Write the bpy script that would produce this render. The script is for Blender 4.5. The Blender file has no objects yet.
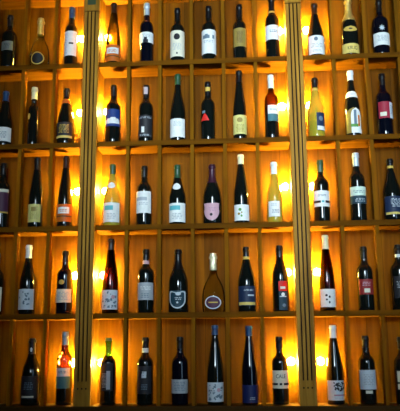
import bpy, bmesh, math, random
from mathutils import Matrix, Vector

random.seed(7)
scene = bpy.context.scene
COL = scene.collection
Z0 = 1.23            # height of the lowest shelf above the floor (metres)
H = 0.41             # shelf spacing
DEPTH = 0.1417       # shelf depth
TH = 0.0247          # shelf thickness

# ------------------------------------------------------------------ helpers
def tag(o, label=None, cat=None, group=None, kind=None):
    if label: o['label'] = label
    if cat: o['category'] = cat
    if group: o['group'] = group
    if kind: o['kind'] = kind
    return o

def empty(name, loc, label, cat, group=None):
    o = bpy.data.objects.new(name, None)
    COL.objects.link(o)
    o.location = loc
    o.empty_display_size = 0.05
    return tag(o, label, cat, group)

def link_mesh(name, me, parent=None, loc=(0, 0, 0)):
    o = bpy.data.objects.new(name, me)
    COL.objects.link(o)
    o.location = loc
    if parent: o.parent = parent
    return o

def finish(bm, name, mats, parent=None, loc=(0, 0, 0), smooth=False):
    me = bpy.data.meshes.new(name)
    bmesh.ops.recalc_face_normals(bm, faces=bm.faces)
    bm.to_mesh(me); bm.free()
    for m in (mats if isinstance(mats, (list, tuple)) else [mats]): me.materials.append(m)
    if smooth:
        for p in me.polygons: p.use_smooth = True
    return link_mesh(name, me, parent, loc)

def add_box(bm, x0, x1, y0, y1, z0, z1, mi=0):
    v = [bm.verts.new(p) for p in ((x0,y0,z0),(x1,y0,z0),(x1,y1,z0),(x0,y1,z0),(x0,y0,z1),(x1,y0,z1),(x1,y1,z1),(x0,y1,z1))]
    for q in ((0,3,2,1),(4,5,6,7),(0,1,5,4),(1,2,6,5),(2,3,7,6),(3,0,4,7)):
        f = bm.faces.new([v[i] for i in q]); f.material_index = mi
    return v

def bevel_all(bm, w, seg=2):
    bmesh.ops.bevel(bm, geom=list(bm.edges), offset=w, segments=seg, affect='EDGES', clamp_overlap=True)

def prism_xy(bm, pts, z0, z1, mi=0):
    a = [bm.verts.new((x, y, z0)) for x, y in pts]
    b = [bm.verts.new((x, y, z1)) for x, y in pts]
    n = len(pts)
    for i in range(n):
        f = bm.faces.new((a[i], a[(i+1) % n], b[(i+1) % n], b[i])); f.material_index = mi
    bm.faces.new(a[::-1]).material_index = mi
    bm.faces.new(b).material_index = mi

def lathe(bm, prof, seg=40, mi=lambda z: 0):
    """prof: list of (r, z), first and last may have r == 0"""
    rings = []
    for r, z in prof:
        if r < 1e-6: rings.append([bm.verts.new((0, 0, z))])
        else: rings.append([bm.verts.new((r*math.cos(2*math.pi*i/seg), r*math.sin(2*math.pi*i/seg), z)) for i in range(seg)])
    for k in range(len(rings)-1):
        A, B = rings[k], rings[k+1]
        zm = (prof[k][1] + prof[k+1][1]) / 2
        for i in range(seg):
            j = (i+1) % seg
            if len(A) == 1 and len(B) == 1: continue
            if len(A) == 1: f = bm.faces.new((A[0], B[i], B[j]))
            elif len(B) == 1: f = bm.faces.new((A[i], A[j], B[0]))
            else: f = bm.faces.new((A[i], A[j], B[j], B[i]))
            f.material_index = mi(zm)

# ------------------------------------------------------------------ materials
def nodes_of(m):
    m.use_nodes = True
    nt = m.node_tree
    return nt, nt.nodes['Principled BSDF']

def wood(name, c1, c2, axis='Z', plank=0.0, rough=0.45, scale=1.0):
    m = bpy.data.materials.new(name); nt, b = nodes_of(m); N, Lk = nt.nodes, nt.links
    tc = N.new('ShaderNodeTexCoord')
    geo = N.new('ShaderNodeNewGeometry')
    mp = N.new('ShaderNodeMapping')
    s = {'Z': (34, 34, 2.2), 'X': (2.2, 34, 34)}[axis]
    mp.inputs['Scale'].default_value = [k*scale for k in s]
    Lk.new(geo.outputs['Position'], mp.inputs['Vector'])
    n1 = N.new('ShaderNodeTexNoise'); n1.inputs['Scale'].default_value = 1.0
    n1.inputs['Detail'].default_value = 6; n1.inputs['Roughness'].default_value = 0.6; n1.inputs['Distortion'].default_value = 0.6
    Lk.new(mp.outputs[0], n1.inputs['Vector'])
    ramp = N.new('ShaderNodeValToRGB')
    ramp.color_ramp.elements[0].position = 0.3; ramp.color_ramp.elements[0].color = (*c1, 1)
    ramp.color_ramp.elements[1].position = 0.7; ramp.color_ramp.elements[1].color = (*c2, 1)
    Lk.new(n1.outputs['Fac'], ramp.inputs['Fac'])
    col = ramp.outputs['Color']
    if plank:
        sx = N.new('ShaderNodeSeparateXYZ'); Lk.new(geo.outputs['Position'], sx.inputs[0])
        # staves: stepped along X, random tone each
        dv = N.new('ShaderNodeMath'); dv.operation = 'DIVIDE'; dv.inputs[1].default_value = plank
        Lk.new(sx.outputs['X'], dv.inputs[0])
        fl = N.new('ShaderNodeMath'); fl.operation = 'FLOOR'; Lk.new(dv.outputs[0], fl.inputs[0])
        dz = N.new('ShaderNodeMath'); dz.operation = 'DIVIDE'; dz.inputs[1].default_value = H
        Lk.new(sx.outputs['Z'], dz.inputs[0])
        fz = N.new('ShaderNodeMath'); fz.operation = 'FLOOR'; Lk.new(dz.outputs[0], fz.inputs[0])
        cb = N.new('ShaderNodeCombineXYZ'); Lk.new(fl.outputs[0], cb.inputs[0]); Lk.new(fz.outputs[0], cb.inputs[1])
        wn = N.new('ShaderNodeTexWhiteNoise'); wn.noise_dimensions = '3D'; Lk.new(cb.outputs[0], wn.inputs['Vector'])
        mr = N.new('ShaderNodeMapRange'); mr.inputs['To Min'].default_value = 0.62; mr.inputs['To Max'].default_value = 1.15
        Lk.new(wn.outputs['Value'], mr.inputs['Value'])
        # seam between staves
        fr = N.new('ShaderNodeMath'); fr.operation = 'FRACT'; Lk.new(dv.outputs[0], fr.inputs[0])
        gt = N.new('ShaderNodeMath'); gt.operation = 'GREATER_THAN'; gt.inputs[1].default_value = 0.03
        Lk.new(fr.outputs[0], gt.inputs[0])
        m2 = N.new('ShaderNodeMapRange'); m2.inputs['To Min'].default_value = 0.55; m2.inputs['To Max'].default_value = 1.0
        Lk.new(gt.outputs[0], m2.inputs['Value'])
        mu = N.new('ShaderNodeMath'); mu.operation = 'MULTIPLY'; Lk.new(mr.outputs[0], mu.inputs[0]); Lk.new(m2.outputs[0], mu.inputs[1])
        vm = N.new('ShaderNodeVectorMath'); vm.operation = 'SCALE'
        Lk.new(col, vm.inputs[0]); Lk.new(mu.outputs[0], vm.inputs['Scale'])
        col = vm.outputs[0]
    Lk.new(col, b.inputs['Base Color'])
    bp = N.new('ShaderNodeBump'); bp.inputs['Strength'].default_value = 0.15; bp.inputs['Distance'].default_value = 0.002
    Lk.new(n1.outputs['Fac'], bp.inputs['Height']); Lk.new(bp.outputs[0], b.inputs['Normal'])
    b.inputs['Roughness'].default_value = rough
    b.inputs['Specular IOR Level'].default_value = 0.04
    return m

W_BACK = wood('wood_back', (0.075, 0.022, 0.0006), (0.225, 0.082, 0.0016), 'Z', plank=0.094, rough=0.6, scale=0.5)
W_SHELF = wood('wood_shelf', (0.075, 0.025, 0.0009), (0.17, 0.062, 0.0018), 'X', rough=0.75)
W_DIV = wood('wood_divider', (0.12, 0.044, 0.0015), (0.25, 0.10, 0.003), 'Z', rough=0.75)
W_PIL = wood('wood_pilaster', (0.22, 0.095, 0.010), (0.50, 0.245, 0.032), 'Z')
W_BASE = wood('wood_base', (0.05, 0.022, 0.003), (0.08, 0.038, 0.006), 'X')

def plain(name, c, rough=0.5, metal=0.0, var=0.12, scale=60, spec=0.5):
    m = bpy.data.materials.new(name); nt, b = nodes_of(m); N, Lk = nt.nodes, nt.links
    tc = N.new('ShaderNodeTexCoord')
    n = N.new('ShaderNodeTexNoise'); n.inputs['Scale'].default_value = scale; n.inputs['Detail'].default_value = 3
    Lk.new(tc.outputs['Object'], n.inputs['Vector'])
    r = N.new('ShaderNodeValToRGB')
    r.color_ramp.elements[0].color = (*[x*(1-var) for x in c], 1)
    r.color_ramp.elements[1].color = (*[min(1, x*(1+var)) for x in c], 1)
    Lk.new(n.outputs['Fac'], r.inputs['Fac']); Lk.new(r.outputs['Color'], b.inputs['Base Color'])
    b.inputs['Roughness'].default_value = rough; b.inputs['Metallic'].default_value = metal
    b.inputs['Specular IOR Level'].default_value = spec
    return m

def glass(name, c, transmission, rough=0.06, ior=1.45):
    m = bpy.data.materials.new(name); nt, b = nodes_of(m); N, Lk = nt.nodes, nt.links
    tc = N.new('ShaderNodeTexCoord')
    n = N.new('ShaderNodeTexNoise'); n.inputs['Scale'].default_value = 14; n.inputs['Detail'].default_value = 4
    Lk.new(tc.outputs['Object'], n.inputs['Vector'])
    r = N.new('ShaderNodeMapRange'); r.inputs['To Min'].default_value = rough*0.7; r.inputs['To Max'].default_value = rough*1.5
    Lk.new(n.outputs['Fac'], r.inputs['Value']); Lk.new(r.outputs[0], b.inputs['Roughness'])
    b.inputs['Base Color'].default_value = (*c, 1)
    b.inputs['Transmission Weight'].default_value = transmission
    b.inputs['IOR'].default_value = ior
    return m

def thin_glass(name, c, ior=1.5):
    m = bpy.data.materials.new(name); nt, b = nodes_of(m); N, Lk = nt.nodes, nt.links
    out = N['Material Output']; N.remove(b)
    tr = N.new('ShaderNodeBsdfTransparent'); gl = N.new('ShaderNodeBsdfGlossy'); gl.inputs['Roughness'].default_value = 0.06
    fr = N.new('ShaderNodeFresnel'); fr.inputs['IOR'].default_value = ior
    n = N.new('ShaderNodeTexNoise'); n.inputs['Scale'].default_value = 9
    tc = N.new('ShaderNodeTexCoord'); Lk.new(tc.outputs['Object'], n.inputs['Vector'])
    rp = N.new('ShaderNodeValToRGB')
    rp.color_ramp.elements[0].color = (*[x*.88 for x in c], 1); rp.color_ramp.elements[1].color = (*[min(1, x*1.08) for x in c], 1)
    Lk.new(n.outputs['Fac'], rp.inputs['Fac']); Lk.new(rp.outputs['Color'], tr.inputs['Color'])
    mx = N.new('ShaderNodeMixShader'); Lk.new(fr.outputs[0], mx.inputs[0]); Lk.new(tr.outputs[0], mx.inputs[1]); Lk.new(gl.outputs[0], mx.inputs[2])
    Lk.new(mx.outputs[0], out.inputs['Surface'])
    return m

GL = {
 'black': glass('glass_dark_green', (0.004, 0.006, 0.005), 0, 0.07),
 'navy': glass('glass_dark_blue', (0.0015, 0.0025, 0.007), 0, 0.07),
 'yellow': glass('glass_yellow', (0.97, 0.84, 0.07), 0.68, 0.12, 1.38),
 'olive': thin_glass('glass_olive', (0.34, 0.33, 0.12)),
 'amber': thin_glass('glass_amber', (0.34, 0.15, 0.045)),
 'redamber': thin_glass('glass_red_brown', (0.08, 0.013, 0.008)),
 'clear': thin_glass('glass_clear', (0.99, 0.97, 0.74), 1.12),
 'green': glass('glass_green', (0.10, 0.62, 0.10), 1, 0.10, 1.35),
}
LC = {
 'white': (.80,.82,.80), 'cream': (.78,.74,.58), 'palelabel': (.62,.68,.74), 'greylabel': (.42,.45,.48), 'dimgrey': (.16,.17,.15),
 'ink': (.01,.01,.015), 'grey': (.42,.46,.50), 'slate': (.14,.20,.26), 'orange': (.55,.13,.01), 'brown': (.10,.04,.015),
 'navy': (.003,.006,.02), 'blue': (.008,.04,.20), 'olivegold': (.30,.22,.05), 'limeyellow': (.66,.60,.20), 'yellowgold': (.72,.55,.14),
 'blacklabel': (.018,.018,.022), 'navylabel': (.012,.026,.07), 'bluelabel': (.006,.014,.09), 'pinkgrey': (.50,.42,.46), 'silver': (.55,.62,.68), 'gold': (.62,.42,.08),
 'red': (.70,.02,.015), 'crimson': (.34,.02,.045), 'maroon': (.26,.02,.02), 'teal': (.10,.45,.50), 'dullteal': (.05,.17,.20), 'petrol': (.012,.045,.07),
 'plum': (.07,.02,.05), 'pink': (.58,.34,.40), 'mauve': (.45,.24,.33), 'green': (.10,.28,.06), 'palegreen': (.62,.76,.64), 'black': (.01,.01,.01),
}
LM = {k: plain('label_' + k, v, rough=0.55, spec=0.3) for k, v in LC.items()}
CAPM = {
 'black': plain('capsule_black', (.005,.005,.006), 0.3, spec=.25), 'brown': plain('capsule_brown', (.016,.007,.005), 0.3, spec=.25),
 'blue': plain('capsule_blue', (.003,.045,.14), 0.35), 'silver': plain('capsule_silver', (.50,.60,.68), 0.35, 0.3),
 'goldfoil': plain('capsule_gold', (.80,.55,.15), 0.38, 0.7, 0.3, 120), 'creamfoil': plain('capsule_pale_gold', (.85,.74,.48), 0.38, 0.4, 0.3, 120), 'creamcap': plain('capsule_cream', (.72,.68,.42), 0.4),
 'whitecap': plain('capsule_white', (.72,.78,.80), 0.4), 'green': plain('capsule_green', (.015,.07,.03), 0.35),
 'purple': plain('capsule_purple', (.05,.012,.028), 0.35, 0.2), 'bluegrey': plain('capsule_blue_grey', (.25,.38,.50), 0.35, 0.3),
}

# ------------------------------------------------------------------ bottles
PROF = {   # (fraction of body radius or 'n' neck, fraction of height)
 'bordeaux': [(1,.02),(1,.30),(1,.58),(.985,.615),(.93,.65),(.80,.68),(.62,.705),(.49,.73),('n1',.765),('n',.82),('n',.93)],
 'burgundy': [(1,.02),(1,.25),(1,.42),(.97,.48),(.89,.54),(.77,.60),(.64,.66),(.53,.715),(.45,.77),('n1',.82),('n',.87),('n',.94)],
 'rhone':    [(1,.02),(1,.30),(1,.50),(.975,.55),(.90,.605),(.76,.66),(.60,.71),(.48,.76),('n1',.81),('n',.85),('n',.93)],
 'flute':    [(1,.02),(1,.22),(1,.38),(.965,.45),(.89,.52),(.79,.59),(.69,.655),(.59,.72),(.50,.785),('n1',.85),('n',.90),('n',.95)],
 'champagne':[(1,.02),(1,.22),(1,.43),(.975,.49),(.905,.55),(.79,.605),(.64,.66),(.50,.71),(.39,.765),('n1',.82),('n',.88),('n',.93)],
 'squat':    [(.96,.02),(1,.10),(1,.25),(.97,.33),(.89,.41),(.755,.48),(.58,.54),(.42,.595),(.33,.64),('n1',.70),('n',.76),('n',.90)],
}
def profile(ty, R, Ht):
    rn = 0.0138 if ty not in ('champagne', 'squat') else 0.0142
    pts = []
    for a, b in PROF[ty]:
        r = rn if a == 'n' else rn*1.06 if a == 'n1' else a*R
        pts.append((max(r, rn), b*Ht))
    # Catmull-Rom through the shoulder
    out = [(0.0, 0.010), (R*.55, 0.006), (R*.80, 0.0), (R*.93, 0.0008)]
    n = len(pts)
    for i in range(n-1):
        p0, p1, p2, p3 = pts[max(i-1,0)], pts[i], pts[i+1], pts[min(i+2,n-1)]
        for k in range(4):
            t = k/4
            f = lambda a: 0.5*((2*p1[a])+(-p0[a]+p2[a])*t+(2*p0[a]-5*p1[a]+4*p2[a]-p3[a])*t*t+(-p0[a]+3*p1[a]-3*p2[a]+p3[a])*t**3)
            out.append((min(f(0), R), p1[1]+(p2[1]-p1[1])*t))
    out.append(pts[-1])
    top = Ht
    z = pts[-1][1]
    lip = rn*1.13 if ty not in ('champagne', 'squat') else rn*1.22
    out += [(lip, z+.002), (lip, min(z+.012, top-.006)), (rn*1.02, min(z+.014, top-.004)), (rn*1.02, top-.0012), (rn*.9, top), (0, top)]
    return out

def radius_at(prof, z):
    best = 0
    for (r0, z0), (r1, z1) in zip(prof, prof[1:]):
        if z0 <= z <= z1 and z1 > z0:
            best = max(best, r0+(r1-r0)*(z-z0)/(z1-z0))
    return best

def mapper(prof, eps):
    def f(u, z):
        a = math.asin(max(-1, min(1, u))*0.985) if abs(u) <= 1 else u
        r = radius_at(prof, z) + eps
        return Vector((r*math.sin(a), -r*math.cos(a), z))
    return f

def grid_patch(bm, M, us, zs, mi):
    V = [[bm.verts.new(M(u, z)) for u in us(t)] for t, z in zs]
    for a, b in zip(V, V[1:]):
        for i in range(len(a)-1):
            f = bm.faces.new((a[i], a[i+1], b[i+1], b[i])); f.material_index = mi; f.smooth = True

def shape(bm, M, ring_r, sh, z0, z1, u0, u1, mi, rnd, prof, eps, txt=None):
    c, hw = (u0+u1)/2, (u1-u0)/2
    def rows(n): return [(i/n, z1+(z0-z1)*i/n) for i in range(n+1)]
    def span(f, n=12): return lambda t: [c+hw*f(t)*(-1+2*i/n) for i in range(n+1)]
    if sh == 'rect':
        grid_patch(bm, M, span(lambda t: 1), rows(5), mi)
    elif sh == 'arch':
        grid_patch(bm, M, span(lambda t: math.sqrt(max(0.0004, 1-(1-min(1, t/.35))**2))), rows(14), mi)
    elif sh == 'oval':
        grid_patch(bm, M, span(lambda t: math.sqrt(max(0.0004, 1-(2*t-1)**2)), 8), rows(12), mi)
    elif sh == 'shield':
        grid_patch(bm, M, span(lambda t: (1-.06*math.sin(t*6)) if t < .4 else math.sqrt(max(.0004, 1-((t-.4)/.6)**2))), rows(14), mi)
    elif sh == 'fan':
        grid_patch(bm, M, span(lambda t: .12+.88*t**.8), rows(8), mi)
    elif sh in ('ovalring', 'shieldring'):
        n = 40; prev = None; zc, hz = (z0+z1)/2, (z1-z0)/2
        for i in range(n+1):
            th = 2*math.pi*i/n
            cu, cz = math.sin(th), math.cos(th)
            if sh == 'shieldring':      # straight sides, pointed foot, small crown at the top
                if cz > -.1: cu, cz = max(-1, min(1, cu*1.35)), (.95-.35*abs(abs(cu)-.55) if cz > .65 else cz*1.3)
                else: cz = -1+(1-abs(cz))*1.0
            a = bm.verts.new(M(c+hw*cu, zc+hz*cz)); b = bm.verts.new(M(c+hw*cu*.86, zc+hz*cz*.86))
            if prev:
                f = bm.faces.new((prev[0], a, b, prev[1])); f.material_index = mi
            prev = (a, b)
    elif sh == 'star':
        zc, hz = (z0+z1)/2, (z1-z0)/2
        ce = bm.verts.new(M(c, zc)); n = 16
        vs = [bm.verts.new(M(c+hw*math.sin(2*math.pi*i/n)*(1 if i % 2 == 0 else .45), zc+hz*math.cos(2*math.pi*i/n)*(1 if i % 2 == 0 else .45))) for i in range(n)]
        for i in range(n): bm.faces.new((ce, vs[i], vs[(i+1) % n])).material_index = mi
    elif sh == 'lines':
        n = max(2, int((z1-z0)/.006)); h = (z1-z0)/n
        for k in range(n):
            za = z0+h*k+h*.25; zb = za+h*.45
            u = u0+rnd.random()*.15*(u1-u0)
            while u < u1:
                w = (u1-u0)*rnd.uniform(.12, .32); e = min(u+w, u1)
                grid_patch(bm, M, lambda t: [u, (u+e)/2, e], [(0, zb), (1, za)], mi)
                u = e+(u1-u0)*rnd.uniform(.05, .12)
    elif sh == 'vlines':
        n = 3; w = (u1-u0)/n
        for k in range(n):
            z = z0
            while z < z1:
                e = min(z1, z+rnd.uniform(.006, .016))
                grid_patch(bm, M, lambda t: [u0+w*k, u0+w*(k+.4)], [(0, e), (1, z)], mi); z = e+.004
    elif sh in ('art', 'blob'):
        for k in range(34 if sh == 'art' else 16):
            cu = rnd.uniform(u0, u1); cz = rnd.uniform(z0, z1); rr = rnd.uniform(.003, .0075); ru = rr/max(ring_r, .01)
            n = rnd.choice((5, 6, 7)); ce = bm.verts.new(M(cu, cz)); ph = rnd.random()*6
            vs = []
            for i in range(n):
                a = ph+2*math.pi*i/n; q = rnd.uniform(.4, 1.2)
                vs.append(bm.verts.new(M(max(u0, min(u1, cu+ru*q*math.cos(a))), max(z0, min(z1, cz+rr*q*math.sin(a))))))
            for i in range(n): bm.faces.new((ce, vs[i], vs[(i+1) % n])).material_index = mi
    elif sh == 'text':
        cu = bpy.data.curves.new('lettering', 'FONT'); cu.body = txt
        to = bpy.data.objects.new('lettering', cu)
        me = bpy.data.meshes.new_from_object(to)
        xs = [v.co.x for v in me.vertices]; ys = [v.co.y for v in me.vertices]
        x0, x1, y0, y1 = min(xs), max(xs), min(ys), max(ys)
        vs = [bm.verts.new(M(u0+(u1-u0)*(v.co.x-x0)/(x1-x0), z0+(z1-z0)*(v.co.y-y0)/(y1-y0))) for v in me.vertices]
        for p in me.polygons:
            try: bm.faces.new([vs[i] for i in p.vertices]).material_index = mi
            except ValueError: pass
        bpy.data.objects.remove(to); bpy.data.curves.remove(cu); bpy.data.meshes.remove(me)

def make_bottle(row, x, Ht, R, ty, gl, cap, items, lab):
    rnd = random.Random(int(abs(x)*10000)+row)
    prof = profile(ty, R, Ht)
    name = 'champagne_bottle' if ty in ('champagne', 'squat') else 'wine_bottle'
    root = empty(name, (x, 0.07, Z0+(5-row)*H), lab, 'bottle', 'bottles on the wine shelves')
    if '_g' in lab: pass
    bm = bmesh.new()
    lo = None
    if gl == 'amber':
        lo = min(i[2] for i in items); zs = max(i[3] for i in items)-.02
        mats = [GL['amber'], GL['black']]; mi = lambda z: 1 if z < zs else 0
    elif gl == 'greenneck':
        mats = [GL['green'], GL['black']]; zs = Ht*.72; mi = lambda z: 1 if z < zs else 0
    else:
        mats = [GL[gl]]; mi = lambda z: 0
    lathe(bm, prof, 44, mi)
    finish(bm, 'glass_body', mats, root, smooth=True)
    # capsule over the neck, open below
    cz = cap[1]; bm = bmesh.new(); e = 0.0007
    zs = sorted(set([cz]+[z for r, z in prof if z > cz+.0005]+[Ht+.0006]))
    pp = []
    for z in zs[:-1]: pp.append((radius_at(prof, min(z, Ht-.0013))+e, z))
    pp.append((radius_at(prof, Ht-.0013)*.95, Ht+.0006)); pp.append((0, Ht+.0007))
    if cap[0] in ('goldfoil', 'creamfoil'):   # crumpled foil
        pp2 = []
        for k in range(len(pp)-1):
            pp2.append(pp[k])
        pp2.append(pp[-1]); pp = pp2
    lathe(bm, pp, 32)
    if cap[0] in ('goldfoil', 'creamfoil'):
        for v in bm.verts:
            if v.co.z < Ht-.002 and v.co.z > cz+.001:
                k = 1+rnd.uniform(0, .10); v.co.x *= k; v.co.y *= k
    finish(bm, 'foil' if name == 'champagne_bottle' else 'capsule', CAPM[cap[0]], root, smooth=cap[0] not in ('goldfoil', 'creamfoil'))
    # labels with their printing
    cur = None
    def flush():
        nonlocal cur
        if cur:
            nm, bm2, ms = cur
            me = bpy.data.meshes.new(nm); bm2.to_mesh(me); bm2.free()
            for m in ms: me.materials.append(m)
            link_mesh(nm, me, root)
        cur = None
    lay = 0
    for it in items:
        part, sh, z0, z1, u0, u1, c = it[:7]
        txt = it[7] if len(it) > 7 else None
        if part:
            flush(); cur = (part, bmesh.new(), []); lay = 0
        else: lay += 1
        eps = .0012+.0004*lay
        bm2, ms = cur[1], cur[2]
        m = LM[c]
        if m not in ms: ms.append(m)
        mi = ms.index(m)
        z1 = min(z1, Ht-.002)
        if sh == 'ring':
            n = 32
            ra, rb = radius_at(prof, z0)+eps, radius_at(prof, z1)+eps
            A = [bm2.verts.new((ra*math.cos(2*math.pi*i/n), ra*math.sin(2*math.pi*i/n), z0)) for i in range(n)]
            B_ = [bm2.verts.new((rb*math.cos(2*math.pi*i/n), rb*math.sin(2*math.pi*i/n), z1)) for i in range(n)]
            for i in range(n):
                f = bm2.faces.new((A[i], A[(i+1) % n], B_[(i+1) % n], B_[i])); f.material_index = mi; f.smooth = True
        else:
            shape(bm2, mapper(prof, eps), radius_at(prof, (z0+z1)/2), sh, z0, z1, u0, u1, mi, rnd, prof, eps, txt)
    flush()
    if gl in ('yellow', 'olive', 'redamber'):    # paper label on the back of the see-through bottles
        zb = [i for i in items if i[0] == 'label'][0]
        bm = bmesh.new()
        M = mapper(prof, .0008)
        V = [[bm.verts.new(Matrix.Rotation(math.pi, 3, 'Z') @ M(-.72+1.44*i/10, z)) for i in range(11)] for z in (zb[2]+.004, zb[3]-.012)]
        for i in range(10): bm.faces.new((V[0][i], V[0][i+1], V[1][i+1], V[1][i])).smooth = True
        finish(bm, 'back_label', LM['cream'], root)
    return root

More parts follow.
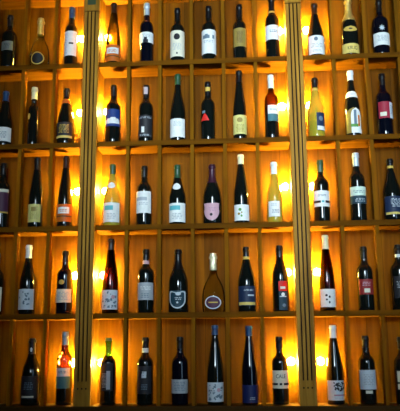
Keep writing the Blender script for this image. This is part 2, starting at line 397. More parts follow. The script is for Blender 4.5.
BOTTLES = [
 (1, -1.1814, 0.3078, 0.0384, 'bordeaux', 'black', ('black', 0.2453), [('label', 'rect', 0.1016, 0.151, -0.75, 0.75, 'dimgrey'), (None, 'lines', 0.1071, 0.14, -0.4, 0.4, 'ink')], 'dark bottle with a dull grey label, leftmost on the top shelf'),
 (1, -1.0186, 0.284, 0.0487, 'squat', 'clear', ('goldfoil', 0.194), [('label', 'oval', 0.0126, 0.0802, -0.62, 0.72, 'black'), (None, 'ovalring', 0.0126, 0.0802, -0.62, 0.72, 'gold')], 'clear squat sparkling wine bottle with gold-rimmed oval label, top shelf of left bay'),
 (1, -0.857, 0.3389, 0.0327, 'bordeaux', 'black', ('blue', 0.2763), [('label', 'rect', 0.0617, 0.1955, -0.95, 0.95, 'white'), (None, 'rect', 0.1232, 0.1325, -0.1, 0.55, 'ink'), (None, 'vlines', 0.0698, 0.1845, -0.75, -0.3, 'grey')], 'black bottle with blue capsule, white label with small black bar, top shelf of left bay'),
 (1, -0.6386, 0.3519, 0.0363, 'flute', 'olive', ('brown', 0.2948), [('label', 'rect', 0.0224, 0.1115, -1, 1, 'orange'), (None, 'rect', 0.0628, 0.0952, -0.75, 0.85, 'white'), (None, 'lines', 0.0682, 0.0871, -0.5, 0.6, 'orange'), (None, 'rect', 0.0461, 0.052, -1, 1, 'brown')], 'slender olive bottle with orange label and white centre panel, top shelf of centre bay'),
 (1, -0.4677, 0.3443, 0.0348, 'bordeaux', 'navy', ('silver', 0.2763), [('label', 'rect', 0.1162, 0.1733, -1, 1, 'white'), (None, 'lines', 0.1434, 0.1624, -0.6, 0.6, 'grey'), (None, 'rect', 0.1162, 0.1325, -0.35, 0.35, 'navy'), (None, 'rect', 0.1325, 0.1444, -0.22, 0.2, 'navy')], 'dark bottle with silver capsule and a short white label showing a dark tower, top shelf'),
 (1, -0.3097, 0.3094, 0.0358, 'bordeaux', 'black', ('black', 0.2419), [('label', 'rect', 0.0344, 0.1745, -1, 1, 'cream'), (None, 'oval', 0.1231, 0.1582, -0.42, 0.42, 'ink'), (None, 'lines', 0.0692, 0.1069, -0.6, 0.6, 'grey'), (None, 'rect', 0.0467, 0.0558, -0.1, 0.12, 'ink')], 'black bottle with tall cream label and round black seal, top shelf'),
 (1, -0.1502, 0.3136, 0.0356, 'bordeaux', 'black', ('black', 0.2461), [('label', 'rect', 0.0445, 0.1735, -1, 1, 'white'), (None, 'rect', 0.1249, 0.1438, -0.78, 0.15, 'slate'), (None, 'rect', 0.1357, 0.1492, -0.5, -0.1, 'slate'), (None, 'rect', 0.1249, 0.1438, 0.5, 0.75, 'slate'), (None, 'lines', 0.1007, 0.1168, -0.7, 0.6, 'grey')], 'black bottle with white label and a small grey chateau drawing, middle of the top shelf'),
 (1, 0.0057, 0.3151, 0.0341, 'bordeaux', 'black', ('black', 0.2449), [('label', 'rect', 0.0765, 0.1759, -0.9, 0.9, 'olivegold'), (None, 'lines', 0.0952, 0.1597, -0.5, 0.5, 'brown')], 'black bottle with dull olive gold label, top shelf'),
 (1, 0.1696, 0.3549, 0.0351, 'bordeaux', 'black', ('black', 0.2761), [('neck_band', 'ring', 0.2599, 0.2708, -1, 1, 'gold'), ('label', 'rect', 0.107, 0.1849, -1, 1, 'white'), (None, 'lines', 0.1445, 0.1606, -0.5, 0.6, 'slate')], 'black bottle with gold neck ring and plain white label, top shelf, centre bay'),
 (1, 0.3837, 0.3039, 0.0409, 'burgundy', 'black', ('brown', 0.245), [('label', 'rect', 0.0194, 0.1173, -0.9, 1, 'white'), (None, 'oval', 0.0881, 0.1093, -0.3, 0.15, 'slate'), (None, 'lines', 0.0537, 0.0775, -0.7, 0.7, 'grey'), (None, 'lines', 0.03, 0.0431, -0.5, 0.5, 'grey')], 'sloping-shouldered bottle with white label and small round crest, top shelf, right bay'),
 (1, 0.5518, 0.3212, 0.0431, 'champagne', 'black', ('goldfoil', 0.1999), [('neck_label', 'oval', 0.1308, 0.1601, -0.75, 0.75, 'gold'), (None, 'oval', 0.1409, 0.1494, -0.22, 0.22, 'black'), ('label', 'rect', 0.0175, 0.0674, -0.95, 0.95, 'yellowgold'), (None, 'text', 0.0342, 0.0526, -0.42, 0.62, 'ink', 'KRUG'), (None, 'lines', 0.0201, 0.0279, -0.4, 0.4, 'olivegold')], 'dark sparkling wine bottle with long gold foil and gold label, top shelf'),
 (1, 0.7046, 0.3089, 0.0404, 'bordeaux', 'navy', ('black', 0.2419), [('emblem', 'star', 0.1284, 0.1629, -0.4, 0.4, 'silver'), ('label', 'rect', 0.0546, 0.1205, -0.95, 1, 'white'), (None, 'lines', 0.0756, 0.1073, -0.6, 0.6, 'grey')], 'dark navy bottle with silver star emblem above a white label, rightmost on the top shelf'),
 (2, -1.1834, 0.2993, 0.0375, 'flute', 'black', ('blue', 0.2465), [('label', 'rect', 0.0292, 0.1018, -0.9, 1, 'white'), (None, 'lines', 0.0447, 0.081, -0.5, 0.6, 'slate')], 'dark bottle with blue capsule and white label, leftmost on the second shelf down'),
 (2, -1.0358, 0.3158, 0.0271, 'bordeaux', 'black', ('creamcap', 0.2522), [('emblem', 'oval', 0.1423, 0.1738, -0.9, -0.35, 'gold')], 'slim black bottle with cream capsule and no front label, second shelf down'),
 (2, -0.8709, 0.3047, 0.0421, 'burgundy', 'black', ('black', 0.2573), [('neck_band', 'ring', 0.2222, 0.246, -1, 1, 'orange'), ('label', 'rect', 0.0344, 0.1169, -0.9, 0.9, 'blacklabel'), (None, 'lines', 0.0601, 0.1065, -0.6, 0.6, 'gold'), (None, 'rect', 0.0355, 0.0473, -0.9, 0.9, 'yellowgold')], 'black sloping-shouldered bottle with orange neck band and black label edged gold, second shelf down'),
 (2, -0.6322, 0.3141, 0.0379, 'bordeaux', 'black', ('black', 0.2545), [('label', 'rect', 0.0903, 0.1782, -0.9, 0.95, 'blue'), (None, 'rect', 0.1032, 0.1238, -0.9, 0.9, 'white'), (None, 'rect', 0.1238, 0.1352, -0.15, 0.5, 'white'), (None, 'rect', 0.1238, 0.129, -0.6, 0.8, 'white')], 'dark bottle with blue label and white mountain-shaped band, second shelf down'),
 (2, -0.468, 0.3083, 0.0364, 'bordeaux', 'black', ('black', 0.2384), [('capsule_label', 'rect', 0.2588, 0.2957, -0.7, 0.7, 'pinkgrey'), ('label', 'rect', 0.0296, 0.1424, -0.9, 0.9, 'blacklabel'), (None, 'lines', 0.1244, 0.1347, -0.8, 0.8, 'grey'), (None, 'rect', 0.0525, 0.0832, -0.45, -0.05, 'white'), (None, 'lines', 0.0347, 0.0449, -0.7, 0.7, 'silver')], 'black bottle with pinkish capsule mark, black label with small white square, second shelf down'),
 (2, -0.3089, 0.3597, 0.0374, 'burgundy', 'black', ('green', 0.3041), [('label', 'rect', 0.0247, 0.1191, -0.95, 0.95, 'white'), (None, 'lines', 0.0807, 0.1063, -0.5, 0.5, 'grey')], 'tall bottle with green capsule and plain white label, second shelf down'),
 (2, -0.1588, 0.3139, 0.0347, 'bordeaux', 'black', ('black', 0.2385), [('neck_band', 'rect', 0.2639, 0.2849, -0.8, 0.8, 'gold'), ('label', 'fan', 0.1051, 0.141, -1, 0.2, 'red'), (None, 'rect', 0.1435, 0.1564, -0.75, -0.35, 'slate')], 'black bottle with a small red fan-shaped label, second shelf down'),
 (2, -0.0027, 0.3677, 0.0333, 'flute', 'black', ('black', 0.3064), [('label', 'rect', 0.0322, 0.1288, -0.95, 0.95, 'limeyellow'), (None, 'oval', 0.0905, 0.116, -0.4, 0.4, 'olivegold'), (None, 'lines', 0.0423, 0.0829, -0.6, 0.6, 'olivegold')], 'tall slender dark bottle with yellow-green label, second shelf down'),
 (2, 0.1533, 0.3393, 0.0343, 'bordeaux', 'amber', ('whitecap', 0.2695), [('label', 'rect', 0.0931, 0.1747, -0.55, 1, 'white'), (None, 'lines', 0.1466, 0.1568, -0.25, 0.7, 'slate'), (None, 'rect', 0.0931, 0.1297, -0.55, 1, 'dullteal')], 'amber glass bottle with white capsule and white over teal label, second shelf down'),
 (2, 0.3686, 0.3163, 0.04, 'burgundy', 'yellow', ('black', 0.2646), [('neck_band', 'ring', 0.2483, 0.2613, -1, 1, 'gold'), ('label', 'rect', 0.037, 0.1277, -0.05, 0.95, 'navylabel'), (None, 'rect', 0.0395, 0.0596, 0, 0.9, 'white'), (None, 'oval', 0.0848, 0.11, 0.2, 0.7, 'slate')], 'glowing yellow-green bottle with narrow navy label, second shelf down right of the right post'),
 (2, 0.5437, 0.3478, 0.0373, 'burgundy', 'black', ('whitecap', 0.2973), [('neck_label', 'arch', 0.2037, 0.2371, -1, 1, 'white'), (None, 'lines', 0.214, 0.2243, -0.4, 0.4, 'grey'), ('label', 'arch', 0.0201, 0.1483, -0.9, 0.95, 'olivegold'), (None, 'arch', 0.0226, 0.1468, -0.35, 0.95, 'white'), (None, 'rect', 0.0651, 0.1357, 0, 0.35, 'slate'), (None, 'rect', 0.0551, 0.1104, 0.5, 0.75, 'orange'), (None, 'rect', 0.0501, 0.0651, -0.4, 0.5, 'green'), (None, 'rect', 0.0201, 0.0426, -0.3, 0.95, 'white')], 'dark bottle with white neck label and ornate arched brown and white label, second shelf down'),
 (2, 0.6962, 0.3266, 0.0382, 'bordeaux', 'navy', ('black', 0.266), [('label', 'rect', 0.0903, 0.1734, -0.8, 1, 'crimson'), (None, 'rect', 0.1003, 0.1204, -0.65, 0.1, 'cream'), (None, 'rect', 0.0903, 0.1709, 0.5, 1, 'palelabel'), (None, 'lines', 0.1104, 0.1557, 0.55, 0.95, 'slate')], 'dark bottle with crimson label holding a cream block, rightmost on the second shelf down'),
 (3, -1.1761, 0.333, 0.0378, 'bordeaux', 'black', ('black', 0.2716), [('label', 'rect', 0.0763, 0.1956, -0.9, 0.95, 'plum'), (None, 'rect', 0.1805, 0.1956, -0.9, 0.95, 'cream'), (None, 'rect', 0.0763, 0.0837, -0.9, 0.95, 'gold')], 'dark bottle with plum label under a cream stripe, leftmost on the middle shelf'),
 (3, -1.0056, 0.3588, 0.035, 'flute', 'black', ('black', 0.2926), [('label', 'rect', 0.0291, 0.1176, -0.9, 0.85, 'limeyellow'), (None, 'lines', 0.0437, 0.1052, -0.5, 0.5, 'olivegold'), (None, 'rect', 0.083, 0.1028, -0.3, 0.3, 'olivegold')], 'tall slender dark bottle with yellow-green label in the left bay, middle shelf'),
 (3, -0.8619, 0.3595, 0.0348, 'flute', 'black', ('brown', 0.299), [('label', 'rect', 0.0287, 0.1145, -1, 1, 'orange'), (None, 'rect', 0.0678, 0.0997, -0.75, 0.8, 'white'), (None, 'lines', 0.0751, 0.0898, -0.5, 0.5, 'orange'), (None, 'rect', 0.0516, 0.058, -1, 1, 'brown')], 'slender dark bottle with orange label and white centre panel, middle shelf, left bay'),
 (3, -0.6294, 0.313, 0.0406, 'burgundy', 'yellow', ('green', 0.2627), [('neck_label', 'oval', 0.1872, 0.2197, -0.65, 0.65, 'white'), ('label', 'rect', 0.0206, 0.1156, -0.95, 0.95, 'white'), (None, 'rect', 0.0789, 0.1009, -0.75, 0.3, 'teal'), (None, 'lines', 0.0351, 0.0643, -0.5, 0.6, 'grey')], 'glowing yellow bottle with round white neck seal and white label with teal patch, middle shelf'),
 (3, -0.4734, 0.3008, 0.0367, 'bordeaux', 'black', ('black', 0.2437), [('label', 'rect', 0.0617, 0.1693, -0.95, 0.95, 'white'), (None, 'rect', 0.1227, 0.1398, -0.9, 0.5, 'grey'), (None, 'lines', 0.1007, 0.1153, -0.6, 0.6, 'grey')], 'black bottle with white label showing a long grey building, middle shelf'),
 (3, -0.3111, 0.3006, 0.0401, 'burgundy', 'black', ('green', 0.2347), [('neck_label', 'oval', 0.1723, 0.2069, -0.7, 0.6, 'white'), ('label', 'rect', 0.0143, 0.1062, -0.95, 0.95, 'white'), (None, 'rect', 0.0722, 0.0941, -0.85, 0.4, 'teal'), (None, 'lines', 0.0287, 0.0577, -0.6, 0.6, 'grey')], 'dark bottle with round white neck seal and white label with teal patch, middle shelf'),
 (3, -0.1427, 0.2987, 0.0446, 'champagne', 'black', ('purple', 0.2057), [('label', 'shield', 0.0174, 0.1016, -0.85, 0.75, 'pink'), (None, 'oval', 0.039, 0.0534, -0.25, 0.05, 'ink'), (None, 'lines', 0.0606, 0.0823, -0.4, 0.4, 'mauve')], 'dark sparkling wine bottle with purple foil and pink shield label, centre of the middle shelf'),
 (3, -0.0032, 0.3452, 0.036, 'flute', 'black', ('creamcap', 0.2965), [('label', 'rect', 0.016, 0.0929, -0.95, 0.95, 'white'), (None, 'oval', 0.0616, 0.076, -0.4, 0, 'green'), (None, 'oval', 0.0496, 0.0592, -0.1, 0.1, 'olivegold'), (None, 'oval', 0.0423, 0.0544, -0.5, -0.2, 'olivegold'), (None, 'oval', 0.0327, 0.0448, -0.15, 0.1, 'green')], 'tall dark bottle with cream capsule and white label dotted with green marks, middle shelf'),
 (3, 0.155, 0.3033, 0.0357, 'burgundy', 'yellow', ('whitecap', 0.2427), [('label', 'rect', 0.0319, 0.1064, -0.85, 0.6, 'white'), (None, 'lines', 0.0823, 0.0967, -0.6, 0.2, 'grey'), (None, 'lines', 0.0487, 0.0679, -0.4, 0.5, 'slate')], 'glowing yellow bottle with white capsule and white label, middle shelf, centre bay'),
 (3, 0.3764, 0.3069, 0.0377, 'bordeaux', 'black', ('green', 0.2469), [('label', 'rect', 0.0747, 0.1516, -0.95, 0.95, 'white'), (None, 'lines', 0.1227, 0.1347, -0.6, 0.5, 'slate'), (None, 'rect', 0.0924, 0.1035, -0.95, -0.2, 'ink'), (None, 'rect', 0.0924, 0.1035, 0.35, 0.95, 'ink'), (None, 'rect', 0.0939, 0.1035, -0.1, 0.2, 'teal')], 'black bottle with green capsule, white label split by black stripe, middle shelf, right bay'),
 (3, 0.547, 0.3381, 0.0375, 'bordeaux', 'black', ('silver', 0.272), [('label', 'rect', 0.0854, 0.167, -0.95, 0.95, 'palegreen'), (None, 'lines', 0.1357, 0.1501, -0.7, 0.7, 'slate'), (None, 'rect', 0.0854, 0.1237, -0.95, 0.95, 'petrol'), (None, 'lines', 0.0925, 0.1117, -0.5, 0.7, 'silver')], 'black bottle with silver capsule and pale green over dark teal label, middle shelf'),
 (3, 0.707, 0.304, 0.043, 'burgundy', 'black', ('black', 0.2727), [('neck_band', 'ring', 0.2575, 0.2698, -1, 1, 'gold'), ('label', 'rect', 0.0288, 0.1165, -0.9, 0.9, 'navylabel'), (None, 'lines', 0.0642, 0.107, -0.4, 0.8, 'silver'), (None, 'rect', 0.0302, 0.0406, -0.85, 0.9, 'yellowgold')], 'wide dark bottle with gold neck ring and navy label, rightmost on the middle shelf'),
 (4, -1.1853, 0.2965, 0.0368, 'bordeaux', 'black', ('black', 0.2418), [('label', 'rect', 0.0177, 0.1301, -0.95, 0.95, 'palegreen'), (None, 'lines', 0.041, 0.1112, -0.5, 0.6, 'slate')], "dark bottle with pale green label cut by the photo's left edge, fourth shelf down"),
 (4, -1.0298, 0.3308, 0.0378, 'burgundy', 'black', ('whitecap', 0.2681), [('label', 'rect', 0.0228, 0.1185, -0.95, 0.95, 'palelabel'), (None, 'blob', 0.0437, 0.1067, -0.75, 0.6, 'slate')], 'dark bottle, white capsule, white label with smudged grey picture, left bay, fourth shelf down'),
 (4, -0.8499, 0.3004, 0.0375, 'bordeaux', 'navy', ('black', 0.2459), [('emblem', 'oval', 0.1371, 0.1606, -0.5, 0.2, 'gold'), ('label', 'rect', 0.0532, 0.116, -0.95, 0.95, 'cream'), (None, 'lines', 0.0648, 0.1044, -0.7, 0.7, 'grey')], 'dark blue bottle with gold emblem above a cream label, left bay, fourth shelf down'),
 (4, -0.6302, 0.3545, 0.0383, 'flute', 'redamber', ('brown', 0.2997), [('label', 'rect', 0.0182, 0.1084, -0.95, 0.95, 'palelabel'), (None, 'art', 0.0251, 0.1014, -0.85, 0.85, 'slate'), (None, 'oval', 0.0666, 0.0851, 0.3, 0.7, 'pink')], 'tall slender red-brown bottle with white label of busy blue-grey drawing, fourth shelf down'),
 (4, -0.4617, 0.3008, 0.0381, 'bordeaux', 'black', ('black', 0.2491), [('neck_band', 'ring', 0.2299, 0.2465, -1, 1, 'pink'), ('label', 'rect', 0.0599, 0.1409, -0.9, 0.95, 'greylabel'), (None, 'lines', 0.1061, 0.1247, -0.6, 0.7, 'white'), (None, 'lines', 0.0691, 0.0922, -0.5, 0.5, 'slate')], 'black bottle with pink neck band and grey label, fourth shelf down'),
 (4, -0.308, 0.2972, 0.0461, 'champagne', 'black', ('black', 0.1993), [('label', 'shield', 0.0187, 0.1012, -0.8, 0.78, 'petrol'), (None, 'shieldring', 0.0187, 0.1012, -0.8, 0.78, 'silver'), (None, 'oval', 0.0782, 0.0943, -0.2, 0.35, 'silver'), (None, 'lines', 0.0576, 0.0713, -0.3, 0.4, 'silver'), (None, 'oval', 0.0415, 0.0507, -0.1, 0.1, 'silver')], 'black sparkling wine bottle with silver-edged dark shield label, fourth shelf down'),
 (4, -0.1427, 0.2762, 0.0527, 'squat', 'clear', ('creamfoil', 0.1967), [('label', 'oval', 0.0143, 0.0734, -0.72, 0.68, 'plum'), (None, 'ovalring', 0.0143, 0.0734, -0.72, 0.68, 'palelabel'), (None, 'rect', 0.0415, 0.0469, -0.4, 0.4, 'gold')], 'clear squat golden sparkling wine bottle with oval label, centre of the fourth shelf down'),
 (4, 0.0127, 0.303, 0.042, 'burgundy', 'black', ('black', 0.26), [('neck_band', 'ring', 0.2442, 0.2574, -1, 1, 'gold'), ('label', 'rect', 0.0288, 0.1178, -0.9, 0.9, 'navylabel'), (None, 'lines', 0.0949, 0.1041, -0.4, 0.7, 'silver'), (None, 'rect', 0.072, 0.0789, 0.1, 0.75, 'silver'), (None, 'rect', 0.0311, 0.0447, -0.85, 0.85, 'yellowgold')], 'wide black bottle with gold neck ring, navy label over gold strip, fourth shelf down'),
 (4, 0.1698, 0.3073, 0.0382, 'rhone', 'black', ('black', 0.2573), [('label', 'rect', 0.0931, 0.1389, -0.3, 0.7, 'red'), (None, 'rect', 0.1022, 0.1136, -0.1, 0.5, 'cream'), ('lower_label', 'rect', 0.0068, 0.0908, -0.3, 0.7, 'petrol'), (None, 'oval', 0.068, 0.0862, 0, 0.4, 'white'), (None, 'rect', 0.0657, 0.0703, -0.2, 0.6, 'silver'), (None, 'oval', 0.0203, 0.0362, 0.1, 0.5, 'slate')], 'black bottle with bright red square label above a dark teal one, fourth shelf down'),
 (4, 0.3839, 0.3522, 0.0356, 'flute', 'redamber', ('creamcap', 0.2864), [('label', 'rect', 0.018, 0.0995, -0.95, 0.95, 'white'), (None, 'oval', 0.0654, 0.0767, -0.4, -0.1, 'ink'), (None, 'oval', 0.0586, 0.0699, 0, 0.25, 'ink'), (None, 'oval', 0.0473, 0.0563, -0.35, -0.1, 'ink'), (None, 'oval', 0.0337, 0.045, 0, 0.2, 'ink')], 'tall red-brown bottle with cream capsule, white label with dark blots, fourth shelf down'),
 (4, 0.5581, 0.2947, 0.0365, 'bordeaux', 'black', ('black', 0.2367), [('label', 'rect', 0.0722, 0.1425, -0.85, 0.85, 'maroon'), (None, 'rect', 0.0812, 0.0993, -0.3, 0.4, 'cream'), (None, 'lines', 0.1107, 0.1311, -0.5, 0.5, 'pink')], 'black bottle with maroon label holding a cream patch, fourth shelf down'),
 (4, 0.7161, 0.3012, 0.0407, 'bordeaux', 'black', ('black', 0.2596), [('neck_band', 'ring', 0.2431, 0.2571, -1, 1, 'palelabel'), ('label', 'rect', 0.0541, 0.1535, -0.8, 0.8, 'blacklabel'), (None, 'lines', 0.0991, 0.1308, -0.6, 0.5, 'grey')], 'dark bottle with pale neck band and black label at the right edge, fourth shelf down'),
 (5, -0.9943, 0.2997, 0.0426, 'champagne', 'black', ('black', 0.2289), [('emblem', 'oval', 0.2383, 0.2586, -0.3, 0.35, 'palelabel'), ('label', 'rect', 0.0292, 0.1308, -0.9, 0.9, 'blacklabel'), (None, 'lines', 0.0688, 0.1041, -0.5, 0.5, 'slate'), (None, 'rect', 0.0345, 0.0424, -0.7, 0.6, 'cream')], 'black bottle with pale neck spot and cream-edged black label, left bay, lowest shelf'),
 (5, -0.8386, 0.3282, 0.0365, 'bordeaux', 'amber', ('bluegrey', 0.2686), [('label', 'rect', 0.0744, 0.1653, -0.85, 0.85, 'white'), (None, 'lines', 0.1408, 0.1542, -0.6, 0.6, 'slate'), (None, 'rect', 0.0744, 0.1275, -0.85, 0.85, 'dullteal')], 'amber bottle with grey-blue capsule, white over grey-green label, lowest shelf, left bay'),
 (5, -0.6338, 0.2987, 0.0361, 'bordeaux', 'greenneck', ('green', 0.285), [('label', 'rect', 0.0626, 0.1863, -0.7, 0.75, 'blacklabel'), (None, 'rect', 0.0692, 0.1507, 0.0, 0.45, 'greylabel'), (None, 'lines', 0.0757, 0.1419, -0.6, 0, 'grey')], 'bottle with glowing green neck and faint dark label, lowest shelf beside the left post lamp'),
 (5, -0.4616, 0.2995, 0.037, 'bordeaux', 'black', ('black', 0.2564), [('neck_band', 'ring', 0.2317, 0.2519, -1, 1, 'silver'), ('label', 'rect', 0.0489, 0.1719, -0.85, 0.85, 'blacklabel'), (None, 'art', 0.1189, 0.1476, -0.3, 0.3, 'palelabel'), (None, 'lines', 0.0663, 0.0926, -0.4, 0.4, 'slate')], 'black bottle with silver neck band and faint crest on a black label, lowest shelf'),
 (5, -0.301, 0.3003, 0.0379, 'bordeaux', 'navy', ('black', 0.2461), [('label', 'rect', 0.0505, 0.1116, -0.95, 0.95, 'greylabel'), (None, 'lines', 0.0614, 0.1028, -0.7, 0.7, 'slate')], 'dark blue bottle with short grey label, lowest shelf'),
 (5, -0.1389, 0.351, 0.0377, 'flute', 'black', ('blue', 0.3077), [('label', 'rect', 0.0132, 0.0977, -0.95, 0.95, 'palelabel'), (None, 'art', 0.0197, 0.0911, -0.8, 0.85, 'slate'), (None, 'oval', 0.0564, 0.0738, 0.2, 0.6, 'pink')], 'tall slender bottle with blue capsule and grey label of flowery drawing, lowest shelf'),
 (5, 0.0177, 0.3472, 0.0363, 'flute', 'navy', ('blue', 0.3018), [('label', 'rect', 0.0084, 0.086, -0.95, 0.95, 'bluelabel'), (None, 'lines', 0.0212, 0.0342, -0.1, 0.6, 'silver')], 'tall slender bottle with blue capsule and deep blue label, lowest shelf'),
 (5, 0.1549, 0.2971, 0.0361, 'bordeaux', 'black', ('black', 0.2425), [('label', 'rect', 0.0703, 0.1484, -0.95, 0.95, 'cream'), (None, 'text', 0.1149, 0.1318, -0.55, 0.6, 'ink', 'CALE'), (None, 'rect', 0.0845, 0.094, -0.95, -0.35, 'ink'), (None, 'rect', 0.0845, 0.094, 0.35, 0.95, 'ink'), (None, 'rect', 0.0845, 0.094, -0.15, 0.15, 'ink')], 'black bottle with cream lettered label crossed by a dark stripe, lowest shelf'),
 (5, 0.3998, 0.346, 0.0379, 'flute', 'black', ('whitecap', 0.2894), [('label', 'rect', 0.0181, 0.1038, -0.95, 0.95, 'palelabel'), (None, 'art', 0.0565, 0.0973, -0.4, 0.9, 'ink'), (None, 'rect', 0.0373, 0.0437, -0.3, 0.9, 'mauve'), (None, 'lines', 0.0244, 0.0308, -0.3, 0.8, 'grey')], 'tall dark bottle with white capsule and white label with black ornate drawing, lowest shelf'),
 (5, 0.5431, 0.2972, 0.0366, 'bordeaux', 'black', ('black', 0.2438), [('label', 'rect', 0.0644, 0.1483, -0.95, 0.95, 'palelabel'), (None, 'lines', 0.0837, 0.131, -0.6, 0.6, 'grey'), ('lower_label', 'rect', 0.0473, 0.0601, -0.4, 0.4, 'cream')], 'black bottle with white label and small cream strip beneath it, lowest shelf'),
 (5, 0.7014, 0.2913, 0.0364, 'bordeaux', 'black', ('black', 0.2382), [('label', 'rect', 0.0638, 0.143, -0.8, 0.9, 'cream'), (None, 'rect', 0.0872, 0.0958, -0.8, 0.9, 'ink')], "dark bottle with cream label cut by the photo's right edge, lowest shelf"),
]

for b in BOTTLES: make_bottle(*b)

# ------------------------------------------------------------------ shelving units
PITCH = 0.1565
def shelf_unit(xl, xr, dividers, label, corners=(True, True)):
    """one bay of the wall shelving between inner faces xl and xr"""
    u = empty('shelving_unit', ((xl+xr)/2, 0, Z0), label, 'shelves')
    ox = (xl+xr)/2
    L_, R_ = xl-ox, xr-ox
    topz = 5*H+.25
    bm = bmesh.new(); add_box(bm, L_-.02, R_+.02, DEPTH, DEPTH+.012, 0, topz)
    finish(bm, 'back_panel', W_BACK, u)
    for a, b in ((L_-.02, L_), (R_, R_+.02)):
        bm = bmesh.new(); add_box(bm, a, b, 0.0, DEPTH, 0, topz)
        finish(bm, 'side_panel', W_DIV, u)
    for k in range(1, 6):
        z1 = k*H; z0 = z1-TH; r = .016; pts = []
        for i in range(7):
            a = math.pi+math.pi/2*i/6; pts.append((L_+r+r*math.cos(a), r+r*math.sin(a)))
        for i in range(7):
            a = -math.pi/2+math.pi/2*i/6; pts.append((R_-r+r*math.cos(a), r+r*math.sin(a)))
        pts += [(R_, DEPTH), (L_, DEPTH)]
        bm = bmesh.new(); prism_xy(bm, pts, z0, z1)
        finish(bm, 'shelf', W_SHELF, u)
    for k in range(0, 6):
        for dx in dividers:
            x = dx-ox
            bm = bmesh.new()
            z1 = (k+1)*H-TH if k < 5 else topz
            add_box(bm, x-.0085, x+.0085, 0.003, .046, k*H, z1)
            bmesh.ops.bevel(bm, geom=[e for e in bm.edges if abs(e.verts[0].co.z-e.verts[1].co.z) > .1], offset=.002, segments=2, affect='EDGES')
            finish(bm, 'divider', W_DIV, u)
    return u
shelf_unit(-1.709, -0.771, [-.9195-PITCH*i for i in range(5)], 'dim left bay of wooden wine shelving, left of the left fluted post')
shelf_unit(-0.697, 0.2330, [-.5462, -.3914, -.2340, -.0770, .0784], 'centre bay of wooden wine shelving, six bottles wide, between the two fluted posts')
shelf_unit(0.3075, 1.2465, [.4583+PITCH*i for i in range(5)], 'right bay of wooden wine shelving, right of the right fluted post')

# the long bottom board
bm = bmesh.new(); add_box(bm, -1.73, 1.268, -.022, DEPTH+.012, -.045, 0); bevel_all(bm, .003)
o = finish(bm, 'ledge_board', W_BASE, None, (0, 0, Z0-.0002)); tag(o, 'long dark wooden board running along the bottom under the lowest bottles', 'ledge')

# fluted posts
INLAY = plain('inlay_green', (.035, .06, .02), 0.4)
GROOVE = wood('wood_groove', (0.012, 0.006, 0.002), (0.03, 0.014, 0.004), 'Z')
def post(xc, label):
    w = .0776; hw = w/2; fd = -.016
    o = empty('fluted_post', (xc, 0, Z0), label, 'post')
    zb, zt = .105, 4*H+.268      # ends of the fluting
    # shaft cross-section with three rounded flutes
    bm = bmesh.new()
    add_box(bm, -hw, hw, fd, 0, 0, zb)
    # fluted shaft as a prism
    pts = [(-hw, 0), (-hw, fd+.002), (-hw+.002, fd)]
    for c in (-.0185, 0, .0185):
        g = .0033
        for i in range(7):
            a = math.pi*i/6
            pts.append((c-g*math.cos(a), fd+.008*min(1, 2.2*math.sin(a))))
    pts += [(hw-.002, fd), (hw, fd+.002), (hw, 0)]
    prism_xy(bm, pts, zb, zt)
    finish(bm, 'shaft', W_PIL, o)
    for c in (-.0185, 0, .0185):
        bm = bmesh.new(); add_box(bm, c-.0032, c+.0032, fd+.0045, fd+.008, zb+.002, zt)  # dark strip in each flute stands in for the shade there
        finish(bm, 'groove_shade_strip', GROOVE, o)
    bm = bmesh.new(); add_box(bm, -hw-.001, hw+.001, fd-.003, 0, zt+.004, 5*H+.25)
    bevel_all(bm, .0015)
    finish(bm, 'head_block', W_PIL, o)
    bm = bmesh.new(); add_box(bm, -hw+.002, hw-.002, fd+.003, 0, zt, zt+.004)
    finish(bm, 'joint', GROOVE, o)
    bm = bmesh.new(); add_box(bm, -.021, .021, fd-.0045, fd-.003, zt+.036, zt+.12); bevel_all(bm, .0006)
    finish(bm, 'inlay', INLAY, o)
    for c in (-.0185, 0, .0185):
        bm = bmesh.new()
        prism = [(c+.0042*math.cos(a*math.pi/5), .076+.0042*math.sin(a*math.pi/5)) for a in range(10)]
        A = [bm.verts.new((x, fd-.0008, z)) for x, z in prism]; B = [bm.verts.new((x, fd+.001, z)) for x, z in prism]
        bm.faces.new(A); bm.faces.new(B[::-1])
        for i in range(10): bm.faces.new((A[i], B[i], B[(i+1) % 10], A[(i+1) % 10]))
        finish(bm, 'peg', GROOVE, o)
    return o
post(-.734, 'fluted light wooden post left of the centre bay with green inlay at its head')
post(.2703, 'fluted light wooden post right of the centre bay with green inlay at its head')

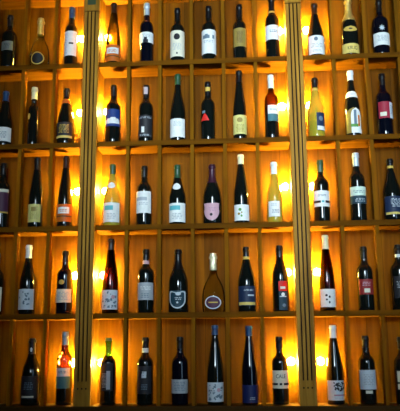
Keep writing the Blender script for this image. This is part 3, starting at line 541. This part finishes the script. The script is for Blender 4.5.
# ------------------------------------------------------------------ shelf lamps
BULB = bpy.data.materials.new('bulb_glow'); nt, b = nodes_of(BULB)
b.inputs['Base Color'].default_value = (1, .9, .7, 1)
b.inputs['Emission Color'].default_value = (*LAMP_COL, 1) if 'LAMP_COL' in globals() else (1, .72, .10, 1)
b.inputs['Emission Strength'].default_value = 1950
nz = nt.nodes.new('ShaderNodeTexNoise'); nz.inputs['Scale'].default_value = 3
mr = nt.nodes.new('ShaderNodeMapRange'); mr.inputs['To Min'].default_value = 1910; mr.inputs['To Max'].default_value = 1990
nt.links.new(nz.outputs['Fac'], mr.inputs['Value']); nt.links.new(mr.outputs[0], b.inputs['Emission Strength'])
BRASS = plain('lamp_brass', (.6, .4, .15), 0.35, 0.9)
ROWN = ['lowest', 'second lowest', 'middle', 'second highest', 'topmost']
for k in range(5):
    for (px, off, side, txt) in ((-.771, -.040, -1, 'left side of the left post'), (-.697, .024, 1, 'right side of the left post'),
                                 (.233, -.024, -1, 'left side of the right post'), (.3075, .036, 1, 'right side of the right post')):
        zl = .186+(.006 if k in (2, 3) else 0)
        o = empty('shelf_lamp', (px, .114, Z0+k*H+zl), '%s glowing shelf lamp on the %s' % (ROWN[k], txt), 'lamp', 'lamps beside the fluted posts')
        bm = bmesh.new(); bmesh.ops.create_uvsphere(bm, u_segments=14, v_segments=9, radius=.017)
        finish(bm, 'bulb', BULB, o, (off, 0, 0), smooth=True)
        bm = bmesh.new()
        bmesh.ops.create_cone(bm, cap_ends=True, segments=16, radius1=.009, radius2=.009, depth=abs(off)-.009)
        bmesh.ops.create_cone(bm, cap_ends=True, segments=20, radius1=.014, radius2=.014, depth=.004, matrix=Matrix.Translation((0, 0, -(abs(off)-.009)/2+.002)))
        bm.transform(Matrix.Rotation(math.pi/2*side, 4, 'Y'))
        finish(bm, 'socket', BRASS, o, (side*(abs(off)-.009)/2, 0, 0))

# ------------------------------------------------------------------ room
WALL = plain('wall_plaster', (.10, .075, .05), 0.8, 0, .08, 4)
FLOORM = wood('floor_boards', (.05, .03, .015), (.08, .045, .02), 'X')
def struct(name, x0, x1, y0, y1, z0, z1, m):
    bm = bmesh.new(); add_box(bm, x0, x1, y0, y1, z0, z1)
    o = finish(bm, name, m); o['kind'] = 'structure'; return o
XL, XR, YF, YB2, ZT = -3.2, 3.8, -4.6, .156, 4.0
struct('floor', XL, XR, YF, YB2+.1, -.1, 0, FLOORM)
struct('ceiling', XL, XR, YF, YB2+.1, ZT, ZT+.1, WALL)
struct('wall_back', XL, XR, YB2, YB2+.1, 0, ZT, WALL)
struct('wall_left', XL-.1, XL, YF, YB2+.1, 0, ZT, WALL)
struct('wall_right', XR, XR+.1, YF, YB2+.1, 0, ZT, WALL)
struct('wall_base', -1.73, 1.268, .01, YB2, 0, Z0-.0455, W_BASE)
# front wall behind the camera: day enters one opening, the other is added fill
OPENINGS = [(2.55, 2.85, .9, 3.4), (-.55, .75, 2.3, 3.6)]
bm = bmesh.new()
xs = sorted([XL, XR]+[w for a in OPENINGS for w in a[:2]]); zsv = sorted([0, ZT]+[w for a in OPENINGS for w in a[2:]])
for i in range(len(xs)-1):
    for j in range(len(zsv)-1):
        cx, cz = (xs[i]+xs[i+1])/2, (zsv[j]+zsv[j+1])/2
        if any(a[0] < cx < a[1] and a[2] < cz < a[3] for a in OPENINGS): continue
        add_box(bm, xs[i], xs[i+1], YF-.1, YF, zsv[j], zsv[j+1])
bmesh.ops.remove_doubles(bm, verts=bm.verts, dist=1e-5)
finish(bm, 'wall_front', WALL)['kind'] = 'structure'
PW = [62, 21]
for n, (a, b2, c, d) in enumerate(OPENINGS):
    bm = bmesh.new()
    for q in ((a, a+.04, c, d), (b2-.04, b2, c, d), (a, b2, c, c+.04), (a, b2, d-.04, d)):
        add_box(bm, q[0], q[1], YF-.07, YF-.02, q[2], q[3])
    finish(bm, 'unseen_opening_%d' % (n+1), W_DIV)['kind'] = 'structure'
    li = bpy.data.lights.new('daylight_and_fill', 'AREA'); li.shape = 'RECTANGLE'; li.size = b2-a; li.size_y = d-c
    li.energy = PW[n]; li.color = (.72, .90, 1.0) if n else (.42, .70, 1.0)
    lo = bpy.data.objects.new('daylight_and_fill', li); COL.objects.link(lo)
    lo.location = ((a+b2)/2, YF-.12, (c+d)/2)
    if n:
        li.spread = math.radians(38)  # second opening is made up: narrow beam added to brighten the labels
        lo.rotation_euler = (Vector((.08, 0, Z0+1.45))-lo.location).to_track_quat('-Z', 'Y').to_euler()
    else:
        lo.rotation_euler = (math.pi/2, 0, 0)

w = bpy.data.worlds.new('world'); scene.world = w; w.use_nodes = True
w.node_tree.nodes['Background'].inputs[0].default_value = (.5, .7, 1, 1)
w.node_tree.nodes['Background'].inputs[1].default_value = .3

# ------------------------------------------------------------------ camera
cam = bpy.data.cameras.new('camera'); co = bpy.data.objects.new('camera', cam); COL.objects.link(co)
cam.sensor_fit = 'HORIZONTAL'; cam.sensor_width = 36; cam.lens = 36*669.08/400
cam.clip_start = .05
X = Vector((0.99777844, 0.06608501, -0.00842296)); Y = Vector((0.02156882, -0.20082529, 0.9793896)); F = Vector((-0.06303143, 0.97739551, 0.20180452))
m = Matrix((X, Y, -F)).transposed().to_4x4(); m.translation = Vector((0, -3.0706, Z0+.2707))
co.matrix_world = m
scene.camera = co

vs = scene.view_settings
vs.view_transform = 'Standard'; vs.look = 'None'; vs.gamma = 1; vs.use_curve_mapping = False
vs.exposure = 0.0
scene.cycles.caustics_refractive = False
scene.cycles.caustics_reflective = False
scene.cycles.sample_clamp_indirect = 4
scene.cycles.use_denoising = True
scene.cycles.max_bounces = 10
